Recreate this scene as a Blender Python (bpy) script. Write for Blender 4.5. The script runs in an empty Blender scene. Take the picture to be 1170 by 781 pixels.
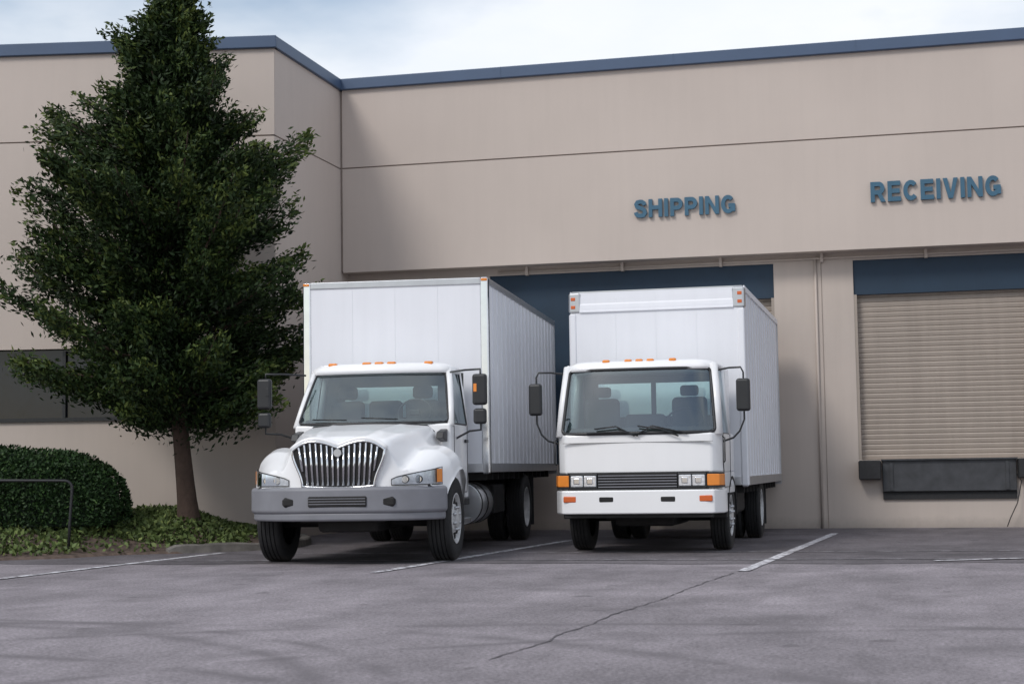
import bpy, math, random, bmesh
import numpy as np
from mathutils import Vector, Matrix
random.seed(7); rng=np.random.default_rng(7)
scene=bpy.context.scene
scene.view_settings.view_transform='Standard'; scene.view_settings.look='None'; scene.view_settings.exposure=0
col=scene.collection

# ---------------------------------------------------------------- materials
def newmat(name):
    m=bpy.data.materials.new(name); m.use_nodes=True
    nt=m.node_tree; b=nt.nodes['Principled BSDF']; return m,nt,b
def N(nt,t,**k):
    n=nt.nodes.new(t)
    for a,v in k.items(): setattr(n,a,v)
    return n
def noise(nt,vec,scale,detail=4,rough=.55):
    n=N(nt,'ShaderNodeTexNoise'); n.inputs['Scale'].default_value=scale; n.inputs['Detail'].default_value=detail
    n.inputs['Roughness'].default_value=rough
    if vec is not None: nt.links.new(vec,n.inputs['Vector'])
    return n.outputs['Fac']
def ramp(nt,fac,stops):
    r=N(nt,'ShaderNodeValToRGB'); e=r.color_ramp.elements
    while len(e)<len(stops): e.new(.5)
    for i,(p,c) in enumerate(stops):
        e[i].position=p; e[i].color=(c if isinstance(c,tuple) else (c,c,c))+((1,) if (not isinstance(c,tuple) or len(c)==3) else ())
    nt.links.new(fac,r.inputs['Fac']); return r.outputs['Color']
def mixc(nt,fac,a,b,mode='MIX'):
    m=N(nt,'ShaderNodeMix',data_type='RGBA',blend_type=mode)
    for s,v in ((m.inputs[0],fac),(m.inputs[6],a),(m.inputs[7],b)):
        if isinstance(v,(int,float)): s.default_value=v
        elif isinstance(v,tuple): s.default_value=v+(1,)
        else: nt.links.new(v,s)
    return m.outputs[2]
def mapping(nt,vec,scale):
    m=N(nt,'ShaderNodeMapping'); m.inputs['Scale'].default_value=scale; nt.links.new(vec,m.inputs['Vector']); return m.outputs[0]
def pos(nt,kind='Object'):
    return N(nt,'ShaderNodeTexCoord').outputs[kind]
def bump(nt,b,h,strength,dist=.01):
    n=N(nt,'ShaderNodeBump'); n.inputs['Strength'].default_value=strength; n.inputs['Distance'].default_value=dist
    nt.links.new(h,n.inputs['Height']); nt.links.new(n.outputs[0],b.inputs['Normal'])
def simple(name,c,rough=.5,metal=0,var=.12,scale=6,bmp=0,bscale=80,coat=0,streak=0,lowdirt=0):
    m,nt,b=newmat(name); v=pos(nt)
    d=tuple(x*(1-var) for x in c); l=tuple(min(1,x*(1+var*.5)) for x in c)
    colr=ramp(nt,noise(nt,v,scale,6),[(.3,d),(.7,l)])
    if streak:
        s=noise(nt,mapping(nt,v,(7,7,.5)),1.0,5)
        colr=mixc(nt,streak,colr,ramp(nt,s,[(.35,tuple(x*.75 for x in c)),(.6,c)]))
    if lowdirt:
        sx_=N(nt,'ShaderNodeSeparateXYZ'); nt.links.new(N(nt,'ShaderNodeNewGeometry').outputs['Position'],sx_.inputs[0])
        a=N(nt,'ShaderNodeMath',operation='MULTIPLY_ADD'); nt.links.new(noise(nt,v,3,5,.7),a.inputs[0]); a.inputs[1].default_value=lowdirt*.9; nt.links.new(sx_.outputs['Z'],a.inputs[2])
        g=ramp(nt,a.outputs[0],[(lowdirt*.45,.40),(min(1,lowdirt*1.25),0.0)])
        colr=mixc(nt,g,colr,(.13,.115,.10))
    nt.links.new(colr,b.inputs['Base Color'])
    b.inputs['Roughness'].default_value=rough; b.inputs['Metallic'].default_value=metal
    b.inputs['Coat Weight'].default_value=coat; b.inputs['Coat Roughness'].default_value=.08
    if bmp: bump(nt,b,noise(nt,v,bscale,5),bmp)
    return m
def glassmat(name,tint,refl=.1):
    m=bpy.data.materials.new(name); m.use_nodes=True; nt=m.node_tree; nt.nodes.clear()
    o=N(nt,'ShaderNodeOutputMaterial'); t=N(nt,'ShaderNodeBsdfTransparent'); t.inputs[0].default_value=tint+(1,)
    g=N(nt,'ShaderNodeBsdfGlossy'); g.inputs['Roughness'].default_value=.03; g.inputs[0].default_value=(.86,.95,1,1)
    f=N(nt,'ShaderNodeFresnel'); f.inputs['IOR'].default_value=1.55
    a=N(nt,'ShaderNodeMath',operation='ADD'); a.inputs[1].default_value=refl; nt.links.new(f.outputs[0],a.inputs[0])
    x=N(nt,'ShaderNodeMixShader'); nt.links.new(a.outputs[0],x.inputs[0]); nt.links.new(t.outputs[0],x.inputs[1]); nt.links.new(g.outputs[0],x.inputs[2])
    nt.links.new(x.outputs[0],o.inputs[0]); return m

M={}
M['wall']=simple('painted_concrete',(.55,.475,.425),.85,var=.05,scale=.5,bmp=.2,bscale=120,streak=.08)
M['wall_low']=simple('painted_concrete_low',(.52,.45,.40),.85,var=.06,scale=.8,bmp=.2,bscale=120,streak=.14,lowdirt=.25)
M['joint']=simple('wall_joint',(.29,.24,.21),.9)
M['cap']=simple('blue_cap',(.062,.10,.175),.45,var=.1,scale=1)
M['blue']=simple('blue_panel',(.010,.032,.062),.6,var=.15,scale=2)
M['signblue']=simple('sign_blue',(.04,.12,.19),.5,var=.08)
M['shutter']=simple('shutter',(.36,.305,.26),.55,var=.1,scale=1.5,streak=.3)
M['dark']=simple('black_rubber',(.02,.02,.022),.7,var=.3,scale=20)
M['leveller']=simple('leveller_steel',(.05,.052,.058),.5,var=.4,scale=4,bmp=.2)
M['winglass']=simple('window_dark',(.012,.016,.024),.08,var=.2)
M['white']=simple('truck_white',(.85,.85,.86),.28,var=.02,scale=2,coat=.4,streak=.04,lowdirt=.55)
M['boxwhite']=simple('box_white',(.79,.80,.84),.42,var=.03,scale=1.3,streak=.12)
M['alu']=simple('aluminium',(.55,.56,.58),.32,metal=.8,var=.1,scale=4)
M['chrome']=simple('chrome',(.75,.76,.78),.12,metal=1,var=.05)
M['bumpergrey']=simple('bumper_grey',(.20,.203,.225),.5,var=.12,scale=4,bmp=.05,lowdirt=.5)
M['tire']=simple('tire',(.018,.018,.019),.8,var=.3,scale=25,bmp=.3,lowdirt=.12)
M['rim']=simple('rim_white',(.6,.6,.6),.45,var=.3,scale=9)
M['under']=simple('chassis',(.018,.017,.017),.8,var=.4,scale=6)
M['plastic']=simple('black_plastic',(.02,.021,.023),.4,var=.15)
M['amber']=simple('amber_lens',(.80,.26,.04),.25,var=.1)
M['redrefl']=simple('orange_reflector',(.62,.12,.025),.25,var=.1)
M['lamp']=simple('headlamp',(.78,.80,.84),.12,metal=.5,var=.25,scale=30)
M['seat']=simple('seat_fabric',(.05,.052,.056),.85,var=.2)
M['dash']=simple('dashboard',(.06,.062,.062),.7,var=.2)
M['glass']=glassmat('windshield_glass',(.76,.86,.85),.11)
M['rearglass']=glassmat('rear_window_glass',(.80,.92,.93),.05)
M['sideglass']=glassmat('side_glass',(.35,.42,.42),.08)
M['lens']=glassmat('lamp_lens',(.93,.95,.97),.12)
M['rail']=simple('rail_black',(.02,.02,.022),.45)
M['kerb']=simple('kerb_concrete',(.17,.155,.14),.9,var=.45,scale=5,bmp=.6,bscale=40)

# ---------------------------------------------------------------- geometry helpers
def obj(name,verts,faces,mat,parent=None,smooth=False,bevel=0,seg=2):
    me=bpy.data.meshes.new(name); me.from_pydata([tuple(v) for v in verts],[],faces); me.update()
    o=bpy.data.objects.new(name,me); col.objects.link(o)
    if mat is not None: me.materials.append(M[mat] if isinstance(mat,str) else mat)
    if smooth: me.polygons.foreach_set('use_smooth',[True]*len(me.polygons))
    if bevel:
        b=o.modifiers.new('bevel','BEVEL'); b.width=bevel; b.segments=seg; b.limit_method='ANGLE'; b.angle_limit=math.radians(35)
        me.polygons.foreach_set('use_smooth',[True]*len(me.polygons))
        b.harden_normals=True
    if parent: o.parent=parent
    return o
BF=[(0,3,2,1),(4,5,6,7),(0,1,5,4),(1,2,6,5),(2,3,7,6),(3,0,4,7)]
def bverts(x0,x1,y0,y1,z0,z1): return [(x0,y0,z0),(x1,y0,z0),(x1,y1,z0),(x0,y1,z0),(x0,y0,z1),(x1,y0,z1),(x1,y1,z1),(x0,y1,z1)]
def box(name,b,mat,parent=None,bevel=0,seg=2): return obj(name,bverts(*b),BF,mat,parent,False,bevel,seg)
def boxes(name,bl,mat,parent=None,bevel=0,tf=None):
    V=[];F=[]
    for b in bl:
        k=len(V); vs=bverts(*b)
        if tf: vs=[tf(v) for v in vs]
        V+=vs; F+=[tuple(i+k for i in f) for f in BF]
    return obj(name,V,F,mat,parent,False,bevel,1)
def prism(name,poly,axis,a,b,mat,parent=None,bevel=0,seg=2):
    n=len(poly)
    def p(q,t):
        return {'x':(t,q[0],q[1]),'y':(q[0],t,q[1]),'z':(q[0],q[1],t)}[axis]
    V=[p(q,a) for q in poly]+[p(q,b) for q in poly]
    F=[tuple(range(n-1,-1,-1)),tuple(range(n,2*n))]+[(i,(i+1)%n,n+(i+1)%n,n+i) for i in range(n)]
    o=obj(name,V,F,mat,parent,False,bevel,seg)
    bm=bmesh.new(); bm.from_mesh(o.data); bmesh.ops.recalc_face_normals(bm,faces=bm.faces); bm.to_mesh(o.data); bm.free()
    return o
def tube(name,pts,r,mat,parent=None,n=10,closed=False,ry=None):
    P=[Vector(p) for p in pts]; V=[];F=[]; m=len(P)
    up=Vector((0,0,1)); prev=None
    for i,p in enumerate(P):
        a=P[i-1] if (i>0 or closed) else P[i]; b=P[(i+1)%m] if (i<m-1 or closed) else P[i]
        d=(b-a).normalized()
        if prev is None:
            ref=up if abs(d.z)<.9 else Vector((1,0,0)); s=d.cross(ref).normalized()
        else: s=(prev-d*prev.dot(d)).normalized()
        prev=s; t=d.cross(s)
        for k in range(n):
            an=2*math.pi*k/n; V.append(p+s*math.cos(an)*r+t*math.sin(an)*(ry or r))
    for i in range(m if closed else m-1):
        j=(i+1)%m
        for k in range(n): F.append((i*n+k,i*n+(k+1)%n,j*n+(k+1)%n,j*n+k))
    if not closed: F+= [tuple(range(n-1,-1,-1)),tuple((m-1)*n+k for k in range(n))]
    return obj(name,V,F,mat,parent,True)
def cyl(name,p0,p1,r,mat,parent=None,n=24): 
    o=tube(name,[p0,p1],r,mat,parent,n)
    for p in o.data.polygons:
        if len(p.vertices)>4: p.use_smooth=False
    return o
def revolve(name,prof,c,mat,parent=None,n=40,sgn=1):
    V=[];F=[];m=len(prof)
    for k in range(n):
        a=2*math.pi*k/n
        for x,r in prof: V.append((c[0]+sgn*x,c[1]+r*math.cos(a),c[2]+r*math.sin(a)))
    for k in range(n):
        j=(k+1)%n
        for i in range(m-1): F.append((k*m+i,k*m+i+1,j*m+i+1,j*m+i))
    o=obj(name,V,F,mat,parent,True)
    e=o.modifiers.new('es','EDGE_SPLIT'); e.split_angle=math.radians(40)
    return o
def empty(name,loc=(0,0,0),rz=0):
    e=bpy.data.objects.new(name,None); col.objects.link(e); e.location=loc; e.rotation_euler=(0,0,rz); e.empty_display_size=.3; return e
def patch(name,S,mat,parent,rc=.12,asp=1.0,rings=8,n=40,gasket=.02,gm='plastic'):
    out=[]
    for cx,cy,a0 in ((1,1,0),(-1,1,90),(-1,-1,180),(1,-1,270)):
        for k in range(9):
            a=math.radians(a0+90*k/8); out.append((cx*(1-rc)+rc*math.cos(a),cy*(1-rc*asp)+rc*asp*math.sin(a)))
    full=[]
    for i in range(len(out)):
        p=out[i];q=out[(i+1)%len(out)]; d=math.dist(p,q); k=max(1,int(d/.12))
        for t in range(k): full.append((p[0]+(q[0]-p[0])*t/k,p[1]+(q[1]-p[1])*t/k))
    m=len(full); V=[S(0,0)];F=[]
    for r in range(1,rings+1):
        for p in full: V.append(S(p[0]*r/rings,p[1]*r/rings))
    for k in range(m):
        F.append((0,1+k,1+(k+1)%m))
        for r in range(rings-1):
            a=1+r*m+k;b=1+r*m+(k+1)%m; F.append((a,a+m,b+m,b))
    o=obj(name,V,F,mat,parent,True)
    if gasket: tube(name+'_gasket',[S(*p) for p in full],gasket,gm,parent,8,closed=True)
    return o
def interp(x,tab):
    return float(np.interp(x,[t[0] for t in tab],[t[1] for t in tab]))
def ss(a,b,x):
    t=min(1,max(0,(x-a)/(b-a))); return t*t*(3-2*t)

# ---------------------------------------------------------------- world + sun
w=bpy.data.worlds.new('World'); scene.world=w; w.use_nodes=True; nt=w.node_tree
bg=nt.nodes['Background']; sky=N(nt,'ShaderNodeTexSky'); sky.sky_type='NISHITA'; sky.sun_disc=False
S=Vector((-.42,-.80,.87)).normalized()
sky.sun_elevation=math.asin(S.z); sky.sun_rotation=math.atan2(S.x,S.y); sky.air_density=1.2; sky.dust_density=1.0
tc=N(nt,'ShaderNodeTexCoord')
nf=noise(nt,mapping(nt,tc.outputs['Generated'],(1.3,1.3,3.2)),1.6,7,.5)
cf=ramp(nt,nf,[(.40,.2),(.55,1.0)])
cc=ramp(nt,noise(nt,mapping(nt,tc.outputs['Generated'],(2,2,5)),2.2,6),[(.3,(6.5,7.05,7.9)),(.7,(7.7,7.9,8.2))])
nt.links.new(mixc(nt,cf,sky.outputs[0],cc),bg.inputs['Color']); bg.inputs['Strength'].default_value=.128
sl=bpy.data.lights.new('sun','SUN'); sl.energy=1.55; sl.angle=math.radians(16); sl.color=(1,.965,.92)
so=bpy.data.objects.new('sun',sl); col.objects.link(so); so.rotation_euler=(-S).to_track_quat('-Z','Y').to_euler(); so.location=(0,0,30)

# ---------------------------------------------------------------- camera
cam=bpy.data.cameras.new('camera'); cam.lens=36*1850/1170; cam.sensor_width=36; cam.clip_end=2000; cam.clip_start=.1
co=bpy.data.objects.new('camera',cam); col.objects.link(co); scene.camera=co
co.matrix_world=Matrix.Translation((0,0,1.07))@Matrix.Rotation(math.radians(13.8),4,'Z')@Matrix.Rotation(math.radians(90+4.47),4,'X')@Matrix.Rotation(-.015,4,'Z')
cam.dof.use_dof=True; cam.dof.focus_distance=20.5; cam.dof.aperture_fstop=4

# ---------------------------------------------------------------- ground
def asphalt(name,c,dark,arcs=True):
    m,nt,b=newmat(name); v=N(nt,'ShaderNodeNewGeometry').outputs['Position']
    big=ramp(nt,noise(nt,v,.28,7,.65),[(.36,tuple(x*.76 for x in c)),(.62,tuple(x*1.18 for x in c))])
    mid=ramp(nt,noise(nt,mapping(nt,v,(1,.45,1)),1.4,7,.7),[(.34,.72),(.66,1.18)])
    fine=ramp(nt,noise(nt,v,34,4,.85),[(.34,.40),(.5,1.0),(.68,1.65)])
    a=mixc(nt,1,big,mid,'MULTIPLY'); a=mixc(nt,.9,a,fine,'MULTIPLY')
    if arcs:
      for cx,cy,r,wd in ((-7.2,6.0,4.6,.16),(-7.2,6.0,5.0,.10),(-6.4,3.5,5.4,.14),(-1,2.5,8.6,.13),(1.5,4,7.0,.12),(-5.5,4.6,6.2,.2)):
        s=N(nt,'ShaderNodeVectorMath',operation='DISTANCE'); nt.links.new(v,s.inputs[0]); s.inputs[1].default_value=(cx,cy,0)
        d=N(nt,'ShaderNodeMath',operation='SUBTRACT'); nt.links.new(s.outputs['Value'],d.inputs[0]); d.inputs[1].default_value=r
        ab=N(nt,'ShaderNodeMath',operation='ABSOLUTE'); nt.links.new(d.outputs[0],ab.inputs[0])
        band=ramp(nt,ab.outputs[0],[(0,1.0),(wd,0.0)])
        mk=mixc(nt,1,band,ramp(nt,noise(nt,v,.9,5),[(.38,0.0),(.54,.7)]),'MULTIPLY')
        a=mixc(nt,mk,a,tuple(x*.5 for x in c))
    st=ramp(nt,noise(nt,v,.8,4),[(.56,0.0),(.68,dark)])
    a=mixc(nt,st,a,tuple(x*.45 for x in c))
    sp=ramp(nt,noise(nt,v,3.1,2,.4),[(.68,0.0),(.74,dark*1.2)])
    a=mixc(nt,sp,a,tuple(x*.35 for x in c))
    nt.links.new(a,b.inputs['Base Color']); b.inputs['Roughness'].default_value=.9
    bump(nt,b,noise(nt,v,60,4,.7),.9,.010)
    return m
M['asphalt']=asphalt('asphalt',(.255,.228,.245),.42)
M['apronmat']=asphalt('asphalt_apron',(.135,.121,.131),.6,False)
M['crack']=simple('crack_tar',(.10,.09,.098),.85,var=.4,scale=3)
obj('ground',[(-300,-300,0),(300,-300,0),(300,300,0),(-300,300,0)],[(0,1,2,3)],'asphalt')
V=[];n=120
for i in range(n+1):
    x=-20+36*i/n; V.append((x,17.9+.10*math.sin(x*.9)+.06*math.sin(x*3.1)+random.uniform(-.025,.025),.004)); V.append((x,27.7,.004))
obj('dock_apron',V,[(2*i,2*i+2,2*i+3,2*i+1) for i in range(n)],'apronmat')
def linemat(name,sc,a0,a1,base,paint):
    m,nt,b=newmat(name); v=N(nt,'ShaderNodeNewGeometry').outputs['Position']
    a=mixc(nt,ramp(nt,noise(nt,v,sc,7,.7),[(a0,0.0),(a1,1.0)]),base,paint); nt.links.new(a,b.inputs['Base Color']); b.inputs['Roughness'].default_value=.8
    M[name]=m
linemat('line',9,.43,.53,(.18,.163,.175),(.68,.67,.70)); linemat('linef',6,.46,.62,(.12,.11,.12),(.42,.405,.43))
def strip(p,q,wd,k=30,jit=.006):
    p=Vector(p);q=Vector(q); d=(q-p).normalized(); s=Vector((-d.y,d.x,0)); V=[]
    for i in range(k+1):
        c=p.lerp(q,i/k); V+=[c+s*(wd/2+random.uniform(-jit,jit)),c-s*(wd/2+random.uniform(-jit,jit))]
    return V,[(2*i,2*i+1,2*i+3,2*i+2) for i in range(k)]
pl=empty('parking_lines')
for i,(p,q,wd,mt) in enumerate([((-5.53,16.3,.008),(-4.95,23.5,.008),.12,'line'),((-1.70,16.57,.008),(-1.2,25.5,.008),.12,'line'),
      ((-9.35,14.2,.008),(-9.02,20.3,.008),.12,'line'),((2.2,16.5,.008),(2.6,25.5,.008),.12,'line'),
      ((-8.9,18.35,.012),(9,18.9,.012),.07,'linef'),((.2,18.2,.016),(1.3,18.75,.016),.09,'line'),((-8.9,19.9,.012),(9,20.6,.012),.06,'linef')]):
    V,F=strip(p,q,wd,60); obj('line_%d'%i,V,F,mt,pl)
cr=empty('asphalt_cracks')
def crackline(name,pts,wd):
    P=[]
    for (a,b) in zip(pts[:-1],pts[1:]):
        a=Vector(a);b=Vector(b);k=max(2,int((b-a).length/.08))
        for i in range(k): P.append(a.lerp(b,i/k))
    off=0;V=[]
    for i,p in enumerate(P):
        off=off*.93+random.uniform(-.014,.014); t=wd*random.uniform(.3,1.2)
        d=(P[min(i+1,len(P)-1)]-P[max(i-1,0)]).normalized(); s=Vector((-d.y,d.x,0)); V+=[p+s*(off+t/2),p+s*(off-t/2)]
    return obj(name,V,[(2*i,2*i+1,2*i+3,2*i+2) for i in range(len(P)-1)],'crack',cr)
crackline('crack_1',[(-2.35,8.9,.004),(-1.78,16.4,.004)],.018)
crackline('crack_2',[(-1.95,12.5,.004),(-5.2,11.9,.004)],.010)

# ---------------------------------------------------------------- building
B=empty('warehouse_building')
H=8.10; G=6.48; HB=4.60
boxes('upper_wall',[(-9.77,16,27.2,27.6,HB,G-.012),(-9.77,16,27.2,27.6,G+.012,7.9)],'wall',B)
boxes('wall_core',[(-9.9,16,27.225,28.1,HB+.03,7.88)],'joint',B)
box('roof_slab',(-9.9,16,28.1,45,7.2,7.5),'leveller',B)
box('parapet_cap',(-9.80,16.05,27.12,27.9,7.9,H),'cap',B,.015)
boxes('cap_joint',[(x,x+.008,27.115,27.13,7.905,H-.003) for x in np.arange(-6.8,16,3.05)],'cap',B)
A0,A1=-7.17,-2.19; D0,D1=-.87,2.01
boxes('dock_wall',[(-9.9,A0,27.6,28,0,HB),(A1,D0,27.6,28,0,HB),(D1,16,27.6,28,0,HB),(A0,A1,27.6,28,0,1.13),(D0,D1,27.6,28,0,1.13),
     (A0,A1,27.6,28,4.47,HB),(D0,D1,27.6,28,4.47,HB)],'wall_low',B)
boxes('blue_header_panel',[(-4.45,A1,27.64,27.95,3.89,4.47),(D0,D1,27.64,27.95,3.89,4.47),(A0,-4.45,27.64,27.95,1.13,4.47)],'blue',B)
def shutter(name,x0,x1,z0,z1,y):
    V=[];F=[];z=z0;rows=[]
    while z<z1-.01:
        for dz,dy in ((0,0.012),(.008,0),(.06,-.008),(.078,.0)):
            rows.append((z+dz,y+dy))
        z+=.085
    rows=[r for r in rows if r[0]<=z1]+[(z1,y)]
    for zz,yy in rows: V+=[(x0,yy,zz),(x1,yy,zz)]
    for i in range(len(rows)-1): F.append((2*i,2*i+1,2*i+3,2*i+2))
    return obj(name,V,F,'shutter',B)
shutter('dock_shutter_1',D0,D1,1.13,3.89,27.76)
shutter('dock_shutter_2',-4.45,A1,1.13,3.89,27.76)
boxes('door_frame',[(D0,D0+.05,27.61,27.78,1.13,3.89),(D1-.05,D1,27.61,27.78,1.13,3.89),(A1-.05,A1,27.61,27.78,1.13,3.89)],'shutter',B)
for i,(a,b) in enumerate(((D0,D1),(-4.8,-2.19))):
    boxes('dock_bumper_%d'%i,[(a+.0,a+.36,27.32,27.6,.80,1.12),(b-.36,b,27.32,27.6,.80,1.12)],'dark',B,.02)
    boxes('dock_leveller_%d'%i,[(a+.38,b-.38,27.50,27.598,.60,1.11)],'leveller',B,.01)
    boxes('leveller_lip_%d'%i,[(a+.36,b-.36,27.45,27.62,1.11,1.135),(a+.5,a+.55,27.48,27.5,.62,1.08),(b-.55,b-.5,27.48,27.5,.62,1.08)],'leveller',B)
    boxes('leveller_pit_%d'%i,[(a+.38,b-.38,27.56,27.597,.47,.6)],'dark',B)
tube('conduit',[(-7,27.55,4.52),(6,27.55,4.52)],.018,'wall_low',B)
tube('downpipe',[(-1.49,27.57,4.55),(-1.49,27.57,.0)],.022,'wall_low',B)
boxes('wall_joint_line',[(-1.40,-1.388,27.594,27.603,0,4.6),(3.4,3.412,27.594,27.603,0,4.6)],'joint',B)
tube('cable_loop',[(1.55,27.56,1.0),(1.7,27.5,.75),(1.62,27.45,.4),(1.5,27.45,.15),(1.45,27.45,.02)],.008,'dark',B)
boxes('header_brackets',[(x,x+.05,27.5,27.6,4.45,4.6) for x in np.arange(-6.5,6,1.7)],'wall_low',B)
# wing
a9=math.radians(9.8); cx,sx=math.cos(a9),math.sin(a9)
def WT(v):
    x,y,z=v; return (-9.81-x*cx-y*sx, 24.1-x*sx+y*cx, z)
WL=16
win0,win1=.75,11
boxes('wing_front_wall',[(WL,0,0,.3,0,1.97),(WL,win1,0,.3,1.97,3.1),(win0,0,0,.3,1.97,3.1),(WL,0,0,.3,3.1,G-.012),(WL,0,0,.3,G+.012,7.9)],'wall',B,tf=WT)
boxes('wing_front_core',[(WL,.05,.025,.28,G-.1,G+.1)],'joint',B,tf=WT)
boxes('wing_window_glass',[(win1,win0,.16,.2,1.97,3.1)],'winglass',B,tf=WT)
boxes('wing_window_frame',[(x+.05,x,.10,.158,2.0,3.07) for x in np.arange(win0,win1,1.35)]+[(win1,win0,-.04,.16,1.93,1.99)],'plastic',B,tf=WT)
boxes('wing_side_wall',[(-10.1,-9.812,24.13,27.6,0,G-.012),(-10.1,-9.812,24.13,27.6,G+.012,7.9)],'wall',B)
box('wing_side_core',(-10.1,-9.835,24.2,27.6,G-.1,G+.1),'joint',B)
boxes('wing_roof',[(WL,.2,.25,14,7.0,7.3)],'leveller',B,tf=WT)
boxes('wing_cap_front',[(WL,-.05,-.07,.38,7.9,H+.003)],'cap',B,.015,tf=WT)
box('wing_cap_side',(-10.15,-9.755,24.08,27.5,7.9,H-.003),'cap',B,.015)
# signs: bold cut letters
def arc(cx,cy,rx,ry,a0,a1,n=14): return [(cx+rx*math.cos(math.radians(a0+(a1-a0)*i/n)),cy+ry*math.sin(math.radians(a0+(a1-a0)*i/n))) for i in range(n+1)]
t_=.22; i_=t_/2
Spts=[(.615,.69),(.57,.81),(.46,.88),(.34,.89),(.19,.86),(.115,.745),(.16,.62),(.34,.54),(.48,.49),(.60,.40),(.625,.265),(.54,.135),(.37,.11),(.20,.13),(.11,.21),(.085,.31)]
GL={'I':(.22,[('s',[(.11,0),(.11,1)])]),
 'H':(.80,[('s',[(i_,0),(i_,1)]),('s',[(.80-i_,0),(.80-i_,1)]),('s',[(i_,.53),(.80-i_,.53)])]),
 'P':(.72,[('s',[(i_,0),(i_,1)]),('s',[(i_,.89)]+arc(.40,.67,.22,.22,90,-90)+[(i_,.45)])]),
 'R':(.78,[('s',[(i_,0),(i_,1)]),('s',[(i_,.89)]+arc(.43,.68,.21,.21,90,-90)+[(i_,.47)]),('p',[(.34,.44),(.52,.50),(.80,0),(.54,0)])]),
 'E':(.70,[('s',[(i_,0),(i_,1)]),('s',[(i_,.89),(.68,.89)]),('s',[(i_,.51),(.64,.51)]),('s',[(i_,.11),(.70,.11)])]),
 'N':(.80,[('p',[(0,0),(0,1),(.22,1),(.59,.36),(.59,1),(.80,1),(.80,0),(.58,0),(.21,.64),(.21,0)])]),
 'V':(.78,[('p',[(0,1),(.23,1),(.39,.28),(.55,1),(.78,1),(.51,0),(.27,0)])]),
 'C':(.78,[('s',arc(.40,.5,.29,.39,42,318,22))]),
 'G':(.82,[('s',arc(.40,.5,.29,.39,42,322,22)),('s',[(.42,.43),(.80,.43)]),('s',[(.70,.46),(.70,.10)])]),
 'S':(.72,[('s',Spts)])}
def sign(name,txt,xc,zc,wd,ht):
    V=[];F=[];x=0;k=0
    for ch in txt:
        w_,st=GL[ch]
        for kind,pts in st:
            d=.055+.0012*(k%5); k+=1
            if kind=='p': rings=[pts]
            else:
                P=[Vector(p) for p in pts]; Lh=[];Rh=[]
                for i,p in enumerate(P):
                    a=P[max(0,i-1)];b=P[min(len(P)-1,i+1)]; dd=(b-a).normalized(); nn=Vector((-dd.y,dd.x))
                    if 0<i<len(P)-1:
                        d1=(P[i]-P[i-1]).normalized(); c=max(.6,abs(nn.dot(Vector((-d1.y,d1.x))))); 
                    else: c=1
                    Lh.append(p+nn*i_/c);Rh.append(p-nn*i_/c)
                rings=[[tuple(q) for q in Lh]+[tuple(q) for q in reversed(Rh)]]
                if len(P)>2:
                    b0=len(V); m=len(P)
                    for q in Lh+Rh: V.append((x+q[0],-d,q[1]))
                    for q in Lh+Rh: V.append((x+q[0],0,q[1]))
                    for i in range(m-1):
                        F.append((b0+i,b0+i+1,b0+m+i+1,b0+m+i)); F.append((b0+i,b0+i+1,b0+2*m+i+1,b0+2*m+i)); F.append((b0+m+i,b0+m+i+1,b0+3*m+i+1,b0+3*m+i))
                    F.append((b0,b0+m,b0+3*m,b0+2*m)); F.append((b0+m-1,b0+2*m-1,b0+4*m-1,b0+3*m-1)); rings=[]
            for r in rings:
                b0=len(V);m=len(r)
                V+=[(x+q[0],-d,q[1]) for q in r]+[(x+q[0],0,q[1]) for q in r]
                F.append(tuple(b0+i for i in range(m))); F+= [(b0+i,b0+(i+1)%m,b0+m+(i+1)%m,b0+m+i) for i in range(m)]
        x+=w_+.13
    tw=x-.13; V=[((p[0]/tw-.5)*wd,p[1],(p[2]-.5)*ht) for p in V]
    o=obj(name,V,F,'signblue'); bm=bmesh.new(); bm.from_mesh(o.data); bmesh.ops.recalc_face_normals(bm,faces=bm.faces); bm.to_mesh(o.data); bm.free()
    o.location=(xc,27.197,zc)
sign('shipping_sign','SHIPPING',-3.62,5.46,1.72,.31)
sign('receiving_sign','RECEIVING',.505,5.53,2.07,.335)

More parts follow.
